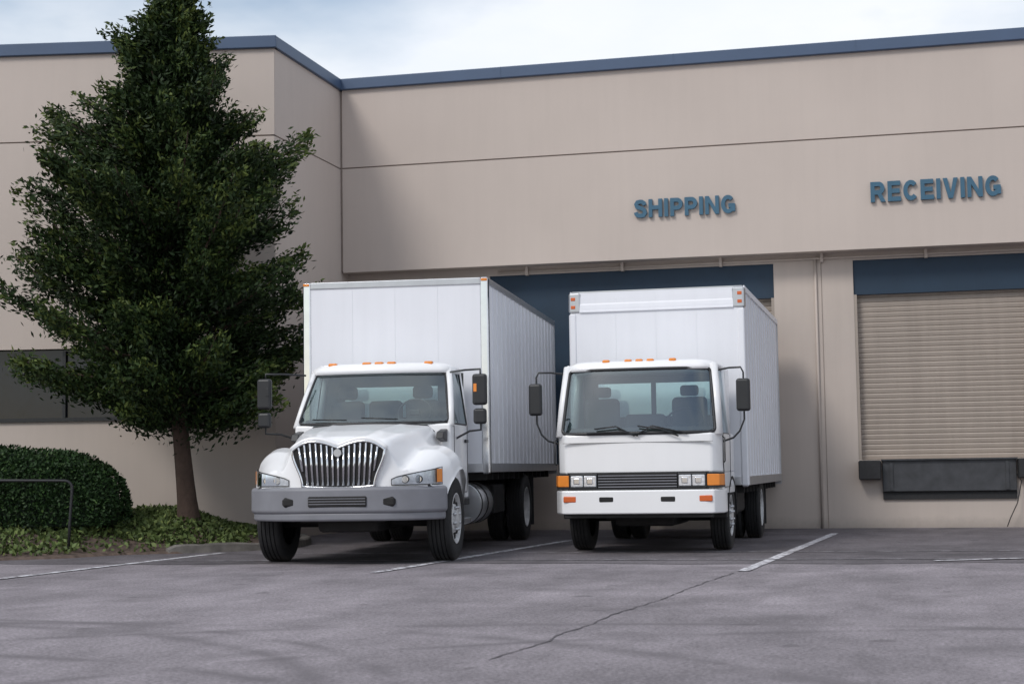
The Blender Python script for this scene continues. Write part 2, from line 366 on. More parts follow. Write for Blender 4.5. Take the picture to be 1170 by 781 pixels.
# ---------------------------------------------------------------- wheels
def wheel(name,x,y,R,wd,sgn,parent,convex=True,dual=False):
    t=[(-wd*.42,.60*R),(-wd*.5,.72*R),(-wd*.5,.88*R),(-wd*.46,.96*R),(-wd*.40,.992*R)]
    for g in (-.26,-.09,.09,.26):
        t+=[((g-.025)*wd,R),((g-.02)*wd,R*.965),((g+.02)*wd,R*.965),((g+.025)*wd,R)]
    t+=[(wd*.40,.992*R),(wd*.46,.96*R),(wd*.5,.88*R),(wd*.5,.72*R),(wd*.42,.60*R),(wd*.36,.585*R)]
    revolve(name+'_tire',t,(x,y,R),'tire',parent,48,sgn)
    if convex: p=[(wd*.46,.61*R),(wd*.47,.58*R),(wd*.40,.56*R),(wd*.20,.52*R),(wd*.22,.45*R),(wd*.40,.33*R),(wd*.42,.24*R),(wd*.50,.23*R),(wd*.55,.14*R),(wd*.55,0)]; xf=.34*wd
    else: p=[(wd*.46,.61*R),(wd*.47,.58*R),(wd*.40,.56*R),(-wd*.05,.52*R),(-wd*.2,.44*R),(-wd*.22,.25*R),(wd*.25,.22*R),(wd*.3,.15*R),(wd*.3,0)]; xf=-.17*wd
    revolve(name+'_rim',p,(x,y,R),'rim',parent,40,sgn)
    for k in range(8):
        a=2*math.pi*k/8; cy=y+.40*R*math.cos(a); cz=R+.40*R*math.sin(a)
        tube(name+'_hole_%d'%k,[(x+sgn*(xf-.02),cy,cz),(x+sgn*(xf+.012),cy,cz)],.045*R/.45,'under',parent,8)
    for k in range(8):
        a=2*math.pi*(k+.5)/8; cy=y+.28*R*math.cos(a); cz=R+.28*R*math.sin(a)
        tube(name+'_nut_%d'%k,[(x+sgn*xf,cy,cz),(x+sgn*(xf+.06),cy,cz)],.016,'alu',parent,6)

# ---------------------------------------------------------------- truck 1 (conventional)
T=empty('box_truck',(-6.32,17.42,.008),math.radians(4.7))
Wt=[(0,.98),(.2,1.07),(.5,1.15),(1.0,1.18),(1.4,1.15),(1.65,1.06)]
def fy(x,ys): return ys+.36*(abs(x)/1.15)**3*(1-min(ys,1))
def topz(x,ys):
    zh=interp(ys,[(0,1.40),(.12,1.455),(.5,1.53),(1.1,1.60),(1.42,1.635),(1.65,1.56)]); zf=interp(ys,[(0,1.07),(.2,1.16),(.55,1.30),(.95,1.355),(1.3,1.31),(1.65,1.22)])
    h=interp(ys,[(0,.55),(1.65,.82)]); ax=abs(x); w_=interp(ys,Wt)
    z=zf+(zh-.045*(min(ax,h)/h)**2-zf)*(1-ss(h-.04,h+.15,ax))
    z+=.020*math.exp(-((ax-h*.55)/.05)**2)*ss(0,.3,ys)*(1-ss(1.2,1.5,ys))
    z-=.012*math.exp(-((ax-h-.16)/.03)**2)
    r=ax/w_; z-=.13*max(0,(r-.78)/.22)**2.6
    return z
def zbot(y,ys):
    ya,R,za=1.02,.58,.49
    if abs(y-ya)<R: return max(.60,za+math.sqrt(R*R-(y-ya)**2))
    return .88 if y<ya else .60
rows=[]; NS=50; NX=56
for i in range(NS+1):
    ys=1.65*i/NS; w_=interp(ys,Wt); row=[]
    ye=fy(w_,ys); ze=topz(w_,ys); zb=min(zbot(ye,ys),ze-.01)
    side=[]
    for k in range(6,0,-1):
        t=k/6; side.append((w_+.03*math.sin(math.pi*min(1,t*1.0)*.6)+(0.02 if k==6 else 0),ye,ze+(zb-ze)*t))
    row+=[(-p[0],p[1],p[2]) for p in side]
    for j in range(NX+1):
        u=-1+2*j/NX; x=w_*math.copysign(abs(u)**.9,u); row.append((x,fy(x,ys),topz(x,ys)))
    row+=[side[len(side)-1-k] for k in range(6)]
    rows.append(row)
m_=len(rows[0]); V=[p for r in rows for p in r]; F=[]
for i in range(NS):
    for j in range(m_-1): F.append((i*m_+j,i*m_+j+1,(i+1)*m_+j+1,(i+1)*m_+j))
base=len(V); fr=rows[0][6:6+NX+1]; KR=5
for k in range(1,KR+1):
    for p in fr: V.append((p[0],p[1]-.02*math.sin(math.pi*k/KR/2),p[2]+(.86-p[2])*k/KR))
for k in range(KR):
    for j in range(NX):
        a=(6+j) if k==0 else base+(k-1)*(NX+1)+j; b=a+1; c=base+k*(NX+1)+j
        F.append((a,c,c+1,b))
o=obj('hood_and_fenders',V,F,'white',T,True); e=o.modifiers.new('es','EDGE_SPLIT'); e.split_angle=math.radians(50)
tube('cowl_gap',[(x,1.52-.13*(1-(x/.93)**2)-.02,topz(x,1.40)+.008) for x in np.linspace(-.80,.80,19)],.012,'plastic',T,6)
for s in (-1,1):
    boxes('arch_liner_%s'%('r' if s>0 else 'l'),[(s*.62,s*.70,.45,1.6,.5,1.15)],'under',T)
def bplan(off,x1=1.18):
    pts=[]
    for i in range(25):
        x=-x1+2*x1*i/24; pts.append((x,-.10+off+.50*(abs(x)/x1)**3.2))
    return pts
front=bplan(0); back=[(p[0]*.94,p[1]+.12) for p in reversed(bplan(0))]
prism('bumper',front+back,'z',.585,.885,'bumpergrey',T,.045,4)
fl=bplan(.02,1.15); prism('bumper_lip',[(x,y) for x,y in fl]+[(p[0]*.95,p[1]+.10) for p in reversed(fl)],'z',.50,.60,'bumpergrey',T,.03,3)
boxes('bumper_openings',[(-.34,.34,-.112,-.04,.66,.78)],'under',T,.012)
boxes('bumper_slats',[(-.33,.33,-.118,-.108,.69+.03*k,.698+.03*k) for k in range(3)],'bumpergrey',T)
for x in (-.58,.58):
    boxes('tow_opening_%s'%('r' if x>0 else 'l'),[(x-.08,x+.08,-.068,.02,.66,.77)],'under',T,.03)
# grille
def gtop(x): ax=abs(x); return 1.325+.075*math.sin(min(1,ax/.30)*math.pi/2)-.10*max(0,(ax-.30)/.24)**2
def gside(z): return .42+(.54-.42)*ss(.90,1.30,z)
out=[]
for i in range(21): x=-.42+.84*i/20; out.append((x,.895-.02*(1-(x/.42)**2)))
for i in range(1,8): z=.90+.37*i/8; out.append((gside(z),z))
for i in range(31): x=.54-1.08*i/30; out.append((x,gtop(x)))
for i in range(7,0,-1): z=.90+.37*i/8; out.append((-gside(z),z))
prism('grille_back',out,'y',-.035,.03,'under',T)
tube('grille_surround',[(x,-.04,z) for x,z in out],.017,'chrome',T,8,closed=True)
for k in range(15):
    x=-.46+.92*k/14; zt=gtop(x)-.02; zb=.90
    if abs(x)>.41: zb=.90+.33*((abs(x)-.41)/.10)
    tube('grille_bar_%d'%k,[(x*.9,-.05,zb),(x,-.055,zt)],.0055,'chrome',T,6,ry=.014)
cyl('grille_emblem',(0,-.08,1.27),(0,-.05,1.27),.045,'alu',T,20)
tube('hood_brow',[(x,-.01,gtop(x)+.03) for x in np.linspace(-.56,.56,25)],.028,'white',T,8)
# headlights
hp=[]
for x in (.60,.66,.74,.82,.90,.98): hp.append((x,fy(x,0)-.026))
for ys in (.07,.14,.21): x=interp(ys,Wt); hp.append((x+.03,fy(x,ys)-.01))
for s in (-1,1):
    nm='r' if s>0 else 'l'
    V=[];V2=[];n=len(hp)
    for i,(x,y) in enumerate(hp):
        t=i/(n-1); z0=.90; z1=.965+.135*t**.8
        V+=[(s*x,y,z0),(s*x,y,z1)]; V2+=[(s*x,y-.03,z0+.008),(s*x,y-.03,z1-.008)]
    FF=[(2*i,2*i+2,2*i+3,2*i+1) for i in range(n-1)]
    obj('headlight_base_'+nm,V,FF,'lamp',T,True); obj('headlight_lens_'+nm,V2,FF,'lens',T,True)
    tube('headlight_trim_'+nm,[V[2*i] for i in range(n)]+[V[2*i+1] for i in range(n-1,-1,-1)],.006,'plastic',T,6,closed=True)
    for x in (.75,.89):
        y=fy(x,0)-.026
        cyl('headlight_reflector_%s_%d'%(nm,int(x*100)),(s*x,y-.012,.962),(s*x,y+.03,.962),.045,'under',T,20)
        cyl('headlight_bulb_%s_%d'%(nm,int(x*100)),(s*x,y-.018,.962),(s*x,y+.01,.962),.036,'chrome',T,20)
    V=[]
    for ys in (.11,.16,.21): x=interp(ys,Wt); V+=[(s*(x+.040),fy(x,ys)-.046,.925),(s*(x+.040),fy(x,ys)-.046,1.075)]
    obj('turn_signal_'+nm,V,[(0,2,3,1),(2,4,5,3)],'amber',T)
    prism('hood_vent_'+nm,[(1.25,1.44),(1.52,1.40),(1.54,1.56),(1.30,1.52)],'x',s*.86,s*.95,'plastic',T,.01)
# cab
cabp=[(-1.0,1.62),(-.98,1.55),(.98,1.55),(1.0,1.62),(1.0,2.60),(-1.0,2.60)]
prism('cab_body',cabp,'z',.70,1.63,'white',T,.03,3)
box('cab_floor_trim',(-.95,.95,1.62,2.54,1.631,1.64),'dash',T)
def WS(u,v):
    t=(v+1)/2; hw=.95+(.83-.95)*t; z=1.645+(2.285-1.645)*t; y=1.60+(2.03-1.60)*t-.14*(1-u*u)-.02*math.sin(math.pi*t)
    return (u*hw,y,z)
patch('windshield',WS,'glass',T,.10,1.2,10,gasket=.014)
rp=[]
for i in range(17):
    u=-1+2*i/16; rp.append((u*.88,2.0-.15*(1-u*u)))
rp+=[(.91,2.25),(.92,2.61),(-.92,2.61),(-.91,2.25)]
V=[];levels=[(2.275,1.0,0),(2.32,1.0,0),(2.36,.975,.03),(2.395,.90,.09),(2.41,.75,.2),(2.415,.4,.35)]
F=[];n=len(rp)
for z,sc,iny in levels:
    for x,y in rp: yy=y+(2.3-y)*min(1,iny*1.2); V.append((x*sc,yy,z))
for l in range(len(levels)-1):
    for k in range(n): F.append((l*n+k,l*n+(k+1)%n,(l+1)*n+(k+1)%n,(l+1)*n+k))
F.append(tuple((len(levels)-1)*n+k for k in range(n))); F.append(tuple(range(n-1,-1,-1)))
obj('cab_roof',V,F,'white',T,True)
for s in (-1,1):
    nm='r' if s>0 else 'l'
    tube('a_pillar_'+nm,[(s*.98,1.60,1.60),(s*.945,1.76,1.85),(s*.905,1.93,2.1),(s*.87,2.04,2.30)],.042,'white',T,8)
    tube('b_pillar_'+nm,[(s*.965,2.55,1.60),(s*.88,2.56,2.30)],.05,'white',T,8)
    tube('door_top_rail_'+nm,[(s*.88,2.04,2.30),(s*.89,2.56,2.30)],.035,'white',T,8)
    V=[(s*.995,1.70,1.63),(s*.995,2.52,1.63),(s*.90,2.52,2.29),(s*.90,2.08,2.29)]
    obj('door_glass_'+nm,V,[(0,1,2,3)],'sideglass',T)
    tube('door_seal_'+nm,V,.012,'plastic',T,6,closed=True)
    tube('door_outline_'+nm,[(s*1.001,1.68,1.62),(s*1.001,1.68,1.0),(s*1.001,1.75,.78),(s*1.001,2.48,.78),(s*1.001,2.53,1.0),(s*1.001,2.53,1.62)],.006,'plastic',T,6)
    box('door_handle_'+nm,tuple(sorted((s*1.0,s*1.03)))+(2.33,2.48,1.40,1.44),'plastic',T,.008)
    box('mirror_'+nm,tuple(sorted((s*1.27,s*1.45)))+(1.46,1.56,1.84,2.22),'plastic',T,.035,3)
    box('mirror_convex_'+nm,tuple(sorted((s*1.28,s*1.44)))+(1.46,1.56,1.61,1.80),'plastic',T,.035,3)
    tube('mirror_arm_top_'+nm,[(s*.93,1.85,2.27),(s*1.15,1.66,2.28),(s*1.36,1.55,2.28),(s*1.36,1.55,2.2)],.013,'plastic',T)
    tube('mirror_arm_low_'+nm,[(s*1.0,1.85,1.45),(s*1.2,1.66,1.53),(s*1.36,1.55,1.54),(s*1.36,1.55,1.66)],.013,'plastic',T)
    box('mirror_marker_'+nm,tuple(sorted((s*1.29,s*1.33)))+(1.452,1.462,2.0,2.10),'amber' if s>0 else 'plastic',T,.005)
    box('step_'+nm,tuple(sorted((s*.80,s*1.06)))+(1.75,2.45,.40,.46),'alu',T,.01)
    box('step_upper_'+nm,tuple(sorted((s*.86,s*1.04)))+(1.75,2.45,.62,.70),'plastic',T,.01)
boxes('cab_back_wall',[(-.95,-.62,2.55,2.6,1.63,2.30),(.62,.95,2.55,2.6,1.63,2.30),(-.62,.62,2.55,2.6,1.63,1.74),(-.62,.62,2.55,2.6,2.14,2.30)],'dash',T)
box('rear_glass',(-.62,.62,2.57,2.575,1.74,2.14),'rearglass',T)
box('dashboard',(-.88,.88,1.60,1.86,1.64,1.70),'dash',T,.03)
for k,x in enumerate((-.5,.0,.48)):
    box('seat_%d'%k,(x-.22,x+.22,2.22,2.36,1.64,1.95),'seat',T,.06,3)
    if k!=1: box('headrest_%d'%k,(x-.13,x+.13,2.24,2.34,1.97,2.13),'seat',T,.045,3)
tube('steering_wheel',[(.45+.21*math.cos(a),1.95+.10*math.sin(a),1.78+.17*math.sin(a)) for a in np.linspace(0,2*math.pi,28,endpoint=False)],.014,'plastic',T,8,closed=True)
box('steering_hub',(.38,.52,1.93,1.98,1.74,1.82),'plastic',T,.02)
for k,x in enumerate((-.62,-.16,0.0,.16,.62)):
    y=2.0-.15*(1-(x/.86)**2)+.09
    box('roof_lamp_%d'%k,(x-.055,x+.055,y-.04,y+.05,2.372,2.425),'amber',T,.018,3)
for k,(a,b) in enumerate((((-.30,1.45,1.685),(-.75,1.53,1.70)),((.35,1.44,1.685),(-.10,1.42,1.71)))):
    tube('wiper_%d'%k,[a,b],.009,'plastic',T,6)
# chassis
boxes('frame_rails',[(-.46,-.38,.3,9.0,.62,.86),(.38,.46,.3,9.0,.62,.86)]+[(-.4,.4,y,y+.1,.66,.8) for y in (2.9,4.2,5.4,6.8,7.8)],'under',T)
box('engine_sump',(-.36,.36,.35,1.7,.36,.95),'under',T,.05)
box('radiator',(-.48,.48,.12,.30,.48,1.2),'under',T)
box('cab_underside',(-.85,.85,1.55,2.6,.55,.72),'under',T)
cyl('front_axle',(-.95,1.02,.46),(.95,1.02,.46),.06,'under',T,12)
cyl('rear_axle',(-.95,6.35,.49),(.95,6.35,.49),.10,'under',T,12)
cyl('differential',(-.2,6.35,.5),(.2,6.35,.5),.2,'under',T,16)
for s in (-1,1):
    nm='right' if s>0 else 'left'
    wheel('front_wheel_'+nm,s*1.02,1.02,.49,.28,s,T,True)
    wheel('rear_wheel_outer_'+nm,s*1.06,6.35,.49,.26,s,T,False)
    wheel('rear_wheel_inner_'+nm,s*.76,6.35,.49,.24,s,T,False)
    box('mudflap_'+nm,tuple(sorted((s*.62,s*1.18)))+(7.05,7.07,.2,.95),'dark',T)
    cyl('fuel_tank_'+nm,(s*.86,2.75,.62),(s*.86,3.75,.62),.27,'alu',T,28)
    for k,y in enumerate((2.82,3.25,3.68)): cyl('tank_band_%s_%d'%(nm,k),(s*.86,y,.62),(s*.86,y+.05,.62),.278,'under',T,28)
    boxes('side_box_'+nm,[tuple(sorted((s*.6,s*1.05)))+(4.2,5.1,.45,.85)],'under',T,.02)

def cargo(T,y0,y1,hw,z0,z1,style):
    box('cargo_core',(-hw+.02,hw-.02,y0+.014,y1-.02,z0+.06,z1-.03),'boxwhite',T)
    n=4;w_=(2*hw-.18)/n
    boxes('cargo_front_panels',[(-hw+.09+k*w_+.001,-hw+.09+(k+1)*w_-.001,y0+.010,y0+.03,z0+.12,z1-.09) for k in range(n)],'boxwhite',T)
    L=y1-y0-.2; m=18 if style==1 else 14; d=L/m
    for s in (-1,1):
        nm='right' if s>0 else 'left'
        xs=tuple(sorted((s*(hw-.022),s*(hw-.012))))
        boxes('cargo_side_panels_'+nm,[xs+(y0+.1+k*d+.002,y0+.1+(k+1)*d-.002,z0+.12,z1-.09) for k in range(m)],'boxwhite',T)
        xr=tuple(sorted((s*(hw-.013),s*(hw-.001))))
        boxes('cargo_side_posts_'+nm,[xr+(y0+.1+k*d-.016,y0+.1+k*d+.016,z0+.12,z1-.09) for k in range(1,m)],'boxwhite',T)
        xb=tuple(sorted((s*(hw-.02),s*(hw+.008))))
        boxes('cargo_bottom_rail_'+nm,[xb+(y0+.08,y1-.03,z0,z0+.12)],'alu',T,.006)
        boxes('cargo_top_rail_'+nm,[xb+(y0+.08,y1-.03,z1-.09,z1-.003)],'alu' if style==1 else 'boxwhite',T,.01)
        xc=tuple(sorted((s*(hw-.10),s*(hw+.010)))) 
        if style==1:
            boxes('corner_post_'+nm,[xc+(y0-.012,y0+.10,z0-.02,z1+.003)],'chrome' ,T,.022)
            box('corner_marker_'+nm,tuple(sorted((s*(hw-.08),s*(hw-.0))))+(y0-.03,y0-.01,z1-.05,z1-.015),'amber',T,.006)
        else:
            boxes('corner_post_'+nm,[xc+(y0-.012,y0+.12,z0-.02,z1-.30)],'boxwhite',T,.03)
            for kk,zz in enumerate((.20,.09)):
                box('corner_marker_%s_%d'%(nm,kk),tuple(sorted((s*(hw-.085),s*(hw-.025))))+(y0-.02,y0+.02,z1-zz-.045,z1-zz),'redrefl',T,.006)
            boxes('corner_cap_'+nm,[tuple(sorted((s*(hw-.16),s*(hw+.012))))+(y0-.012,y0+.16,z1-.31,z1-.02)],'alu',T,.03)
    if style==1:
        box('cargo_front_top_rail',(-hw+.09,hw-.09,y0-.006,y0+.05,z1-.09,z1-.001),'alu',T,.01)
    else:
        pr=[(y0+.0,z1-.28)]+[(y0+.20-.20*math.cos(a),z1-.24+.22*math.sin(a)) for a in np.linspace(0,math.pi/2,9)]+[(y0+.5,z1-.01),(y0+.5,z1-.28)]
        prism('cargo_nose_cap',pr,'x',-hw+.14,hw-.14,'boxwhite',T)
        box('nose_cap_lip',(-hw+.14,hw-.14,y0-.014,y0+.01,z1-.30,z1-.275),'boxwhite',T,.005)
    box('cargo_front_bottom_rail',(-hw+.09,hw-.09,y0-.006,y0+.05,z0,z0+.12),'alu',T,.01)
    box('cargo_roof',(-hw+.03,hw-.03,y0+.06,y1-.01,z1-.035,z1-.005),'alu',T)
    boxes('cargo_crossmembers',[(-hw+.08,hw-.08,y,y+.06,z0-.10,z0+.05) for y in np.arange(y0+.2,y1-.2,.45)],'under',T)
    boxes('cargo_subframe',[(-.5,-.38,y0+.05,y1-.05,z0-.25,z0-.08),(.38,.5,y0+.05,y1-.05,z0-.25,z0-.08)],'under',T)
    box('cargo_rear_frame',(-hw-.004,hw+.004,y1-.06,y1,z0-.05,z1-.002),'alu',T)
    boxes('rear_door_slats',[(-hw+.1,hw-.1,y1-.01,y1+.012,z0+.1+k*.3,z0+.1+k*.3+.29) for k in range(int((z1-z0-.25)/.3))],'boxwhite',T)
cargo(T,2.82,9.4,1.24,1.02,3.56,1)

# ---------------------------------------------------------------- truck 2 (cab-over)
C=empty('box_truck.001',(-3.28,19.70,.008),0)
CB=1.45
def cplan(hw,y0,y1,bul,rc=.12):
    p=[]
    for i in range(21):
        u=-1+2*i/20; p.append((u*(hw-.02),y0+bul*(1-(1-u*u))+ (rc*max(0,(abs(u)-.88)/.12)**2)))
    return p+[(hw,y0+bul+rc+.08),(hw,y1),(-hw,y1),(-hw,y0+bul+rc+.08)]
prism('cab_lower',cplan(1.03,.0,CB,.05),'z',.98,1.47,'white',C,.03,3)
prism('cab_skirt',cplan(1.03,.03,CB,.05),'z',.72,.98,'white',C,.01,2)
box('cab_floor_trim',(-.95,.95,.15,CB-.06,1.471,1.48),'dash',C)
def WC(u,v):
    t=(v+1)/2; hw=.955+(.885-.955)*t; return (u*hw,.0+.045*u*u+.06*u**6+.19*t+.02*t*t,1.475+.80*t)
patch('windshield',WC,'glass',C,.10,1.3,10,gasket=.022)
rp=cplan(.95,.20,CB,.05); n=len(rp); V=[];F=[]
levels=[(2.26,1.0,0),(2.30,1.0,0.0),(2.34,.98,.03),(2.375,.92,.10),(2.39,.8,.22),(2.395,.4,.5)]
for z,sc,iny in levels:
    for x,y in rp: V.append((x*sc,y+(.9-y)*iny,z))
for l in range(len(levels)-1):
    for k in range(n): F.append((l*n+k,l*n+(k+1)%n,(l+1)*n+(k+1)%n,(l+1)*n+k))
F.append(tuple((len(levels)-1)*n+k for k in range(n))); F.append(tuple(range(n-1,-1,-1)))
obj('cab_roof',V,F,'white',C,True)
for s in (-1,1):
    nm='r' if s>0 else 'l'
    tube('a_pillar_'+nm,[(s*.985,.14,1.44),(s*.96,.24,1.85),(s*.915,.36,2.32)],.058,'white',C,10)
    tube('b_pillar_'+nm,[(s*.99,1.0,1.45),(s*.92,1.0,2.30)],.05,'white',C,8)
    prism('rear_quarter_'+nm,[(1.0,1.46),(CB,1.46),(CB,2.30),(1.0,2.30)],'x',s*.93,s*.985,'white',C,.01)
    tube('door_top_rail_'+nm,[(s*.915,.36,2.31),(s*.93,CB-.03,2.31)],.04,'white',C,8)
    V=[(s*1.015,.22,1.46),(s*1.015,.98,1.46),(s*.94,.98,2.28),(s*.94,.42,2.28)]
    obj('door_glass_'+nm,V,[(0,1,2,3)],'sideglass',C); tube('door_seal_'+nm,V,.014,'plastic',C,6,closed=True)
    tube('door_outline_'+nm,[(s*1.031,.24,1.46),(s*1.031,.22,1.1),(s*1.031,.30,.8),(s*1.031,.96,.8),(s*1.031,1.0,1.46)],.006,'plastic',C,6)
    box('lamp_bezel_'+nm,tuple(sorted((s*.495,s*.85)))+(-.035,.05,.80,.985),'plastic',C,.012)
    for k in range(2):
        a=.51+k*.165
        box('headlight_%s_%d'%(nm,k),tuple(sorted((s*a,s*(a+.155))))+(-.046,.0,.825,.96),'lamp',C,.012)
        box('headlight_inner_%s_%d'%(nm,k),tuple(sorted((s*(a+.03),s*(a+.125))))+(-.052,.0,.845,.94),'chrome',C,.02)
    prism('turn_signal_'+nm,[(s*.855,-.03),(s*1.0,.02),(s*1.045,.12),(s*1.045,.22),(s*.855,.22)],'z',.825,.965,'amber',C,.01)
    prism('turn_signal_bezel_'+nm,[(s*.855,-.02),(s*1.0,.03),(s*1.04,.13),(s*1.04,.21),(s*.855,.21)],'z',.80,.985,'plastic',C,.005)
    box('bumper_reflector_'+nm,tuple(sorted((s*.76,s*.92)))+(-.075,-.03,.635,.71),'redrefl',C,.012)
    box('bumper_slot_'+nm,tuple(sorted((s*.29,s*.47)))+(-.09,-.04,.635,.70),'under',C,.015)
    mx=1.30
    box('mirror_'+nm,tuple(sorted((s*(mx-.085),s*(mx+.085))))+(.10,.19,1.72,2.12),'plastic',C,.035,3)
    tube('mirror_bracket_'+nm,[(s*.93,.42,2.24),(s*1.12,.25,2.26),(s*(mx-.03),.2,2.26),(s*mx,.2,2.2),(s*mx,.2,1.62),(s*(mx-.06),.2,1.48),(s*1.16,.22,1.40),(s*1.03,.26,1.36)],.012,'plastic',C,8)
    tube('grab_handle_'+nm,[(s*1.04,.16,1.10),(s*1.06,.13,1.12),(s*1.06,.15,1.40),(s*1.03,.18,1.42)],.010,'plastic',C,6)
    box('step_'+nm,tuple(sorted((s*.86,s*1.03)))+(.45,.75,.42,.50),'under',C,.01)
prism('grille_panel',[(-.49,-.02),(.49,-.02),(.49,.06),(-.49,.06)],'z',.80,.985,'under',C)
boxes('grille_slats',[(-.485,.485,-.035,-.01,.815+.034*k,.827+.034*k) for k in range(5)],'bumpergrey',C)
boxes('grille_trim',[(-.87,.87,-.02,.03,.985,.998),(-.87,.87,-.02,.03,.785,.80)],'plastic',C)
def bp2():
    p=[]
    for i in range(21):
        u=-1+2*i/20; p.append((u*1.045,-.085+.03*u*u+.20*max(0,(abs(u)-.86)/.14)**2))
    return p+[(1.05,.42),(.98,.42),(.96,.1),(-.96,.1),(-.98,.42),(-1.05,.42)]
prism('bumper',bp2(),'z',.49,.78,'white',C,.02,3)
boxes('bumper_valance',[(-.92,.92,-.02,.1,.44,.50)],'under',C,.01)
boxes('panel_seam',[(-.93,.93,-.004,.03,1.36,1.364)],'plastic',C)
boxes('cab_back_wall',[(-.98,-.74,CB-.05,CB,1.47,2.3),(.74,.98,CB-.05,CB,1.47,2.3),(-.74,.74,CB-.05,CB,1.47,1.72),(-.74,.74,CB-.05,CB,2.16,2.3),(-.03,.03,CB-.05,CB,1.72,2.16)],'dash',C)
box('rear_glass',(-.74,.74,CB-.03,CB-.025,1.72,2.16),'rearglass',C)
box('dashboard',(-.90,.90,.16,.42,1.48,1.55),'dash',C,.03)
for k,x in enumerate((-.62,.52)):
    box('seat_%d'%k,(x-.23,x+.23,1.0,1.13,1.48,1.95),'seat',C,.07,3)
    box('headrest_%d'%k,(x-.12,x+.12,1.02,1.10,1.96,2.10),'seat',C,.05,3)
box('middle_seat',(-.32,.20,1.0,1.12,1.48,1.74),'seat',C,.05,3)
tube('steering_wheel',[(.52+.22*math.cos(a),.62+.16*math.sin(a),1.66+.13*math.sin(a)) for a in np.linspace(0,2*math.pi,28,endpoint=False)],.014,'plastic',C,8,closed=True)
for k,x in enumerate((-.42,-.14,.0,.14,.42)):
    box('roof_lamp_%d'%k,(x-.045,x+.045,.27,.36,2.355,2.405),'amber',C,.018,3)
for k,(pp) in enumerate(([(.02,-.03,1.44),(-.18,-.045,1.50),(-.62,-.02,1.475)],[(-.02,-.03,1.44),(-.25,-.05,1.56),(-.52,-.03,1.53)],[(.0,-.03,1.45),(.2,-.045,1.56),(.62,-.01,1.46)],[(.52,-.03,1.43),(.3,-.04,1.52),(.02,-.045,1.56)])):
    tube('wiper_%d'%k,pp,.011,'plastic',C,6)
boxes('frame_rails',[(-.42,-.35,.2,7.0,.58,.78),(.35,.42,.2,7.0,.58,.78)],'under',C)
box('engine',(-.38,.38,.5,1.9,.32,.95),'under',C,.05)
box('radiator',(-.42,.42,.15,.3,.42,.9),'under',C)
cyl('front_axle',(-.85,1.15,.42),(.85,1.15,.42),.055,'under',C,12)
cyl('rear_axle',(-.85,4.5,.44),(.85,4.5,.44),.10,'under',C,12)
for s in (-1,1):
    nm='right' if s>0 else 'left'
    wheel('front_wheel_'+nm,s*.90,1.15,.43,.24,s,C,True)
    wheel('rear_wheel_outer_'+nm,s*.99,4.5,.44,.23,s,C,False)
    wheel('rear_wheel_inner_'+nm,s*.72,4.5,.44,.22,s,C,False)
    arc_=[(1.15+.52*math.cos(a),.43+.50*math.sin(a)) for a in np.linspace(0,math.pi,17)]
    arc2=[(1.15+.48*math.cos(a),.43+.46*math.sin(a)) for a in np.linspace(math.pi,0,17)]
    prism('front_mudguard_'+nm,arc_+arc2,'x',s*.72,s*1.035,'dark',C)
    box('mudflap_'+nm,tuple(sorted((s*.6,s*1.1)))+(5.15,5.17,.18,.8),'dark',C)
    box('fuel_tank_'+nm,tuple(sorted((s*.5,s*.98)))+(2.2,3.2,.42,.76),'under',C,.06,3)
cargo(C,1.75,7.25,1.18,.80,3.45,2)

# ---------------------------------------------------------------- vegetation
def leafmat(name,c0,c1,c2):
    m,nt,b=newmat(name); at=N(nt,'ShaderNodeAttribute'); at.attribute_name='tone'
    v=N(nt,'ShaderNodeNewGeometry').outputs['Position']
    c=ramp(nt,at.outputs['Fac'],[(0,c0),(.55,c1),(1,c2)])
    c=mixc(nt,.6,c,ramp(nt,noise(nt,v,2.2,3),[(.35,.65),(.65,1.3)]),'MULTIPLY')
    nt.links.new(c,b.inputs['Base Color']); b.inputs['Roughness'].default_value=.6; b.inputs['Specular IOR Level'].default_value=.25
    return m
def leaves(name,C_,D,size,wid,tone,mat,parent=None):
    n=len(C_); D=D/np.linalg.norm(D,axis=1,keepdims=True)
    R_=rng.normal(size=(n,3)); Sd=np.cross(D,R_); Sd/=np.linalg.norm(Sd,axis=1,keepdims=True)
    L=size[:,None]; W_=wid[:,None]
    V=np.stack([C_-D*L*.5,C_+Sd*W_*.5,C_+D*L*.5,C_-Sd*W_*.5],1).reshape(-1,3)
    me=bpy.data.meshes.new(name); me.vertices.add(4*n); me.vertices.foreach_set('co',V.astype(np.float32).ravel())
    me.loops.add(4*n); me.loops.foreach_set('vertex_index',np.arange(4*n,dtype=np.int32))
    me.polygons.add(n); me.polygons.foreach_set('loop_start',np.arange(0,4*n,4,dtype=np.int32)); 
    try: me.polygons.foreach_set('loop_total',np.full(n,4,dtype=np.int32))
    except Exception: pass
    me.update(calc_edges=True)
    a=me.attributes.new('tone','FLOAT','POINT'); a.data.foreach_set('value',np.repeat(np.clip(tone,0,1),4).astype(np.float32))
    me.materials.append(mat); o=bpy.data.objects.new(name,me); col.objects.link(o)
    if parent: o.parent=parent
    return o
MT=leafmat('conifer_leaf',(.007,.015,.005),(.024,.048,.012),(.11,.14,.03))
MH=leafmat('hedge_leaf',(.008,.020,.007),(.022,.052,.014),(.055,.10,.025))
MG=leafmat('groundcover_leaf',(.04,.06,.018),(.095,.135,.04),(.18,.22,.07))
M['bark']=simple('bark',(.085,.055,.042),.95,var=.45,scale=10,bmp=1,bscale=30,streak=.5)
TR=empty('conifer_tree',(-10.17,21.7,.25))
def trunk(z): return np.array([-.10*math.sin(z*.5)-.045*z, -.03*z*math.sin(z*.6)*.3, z])
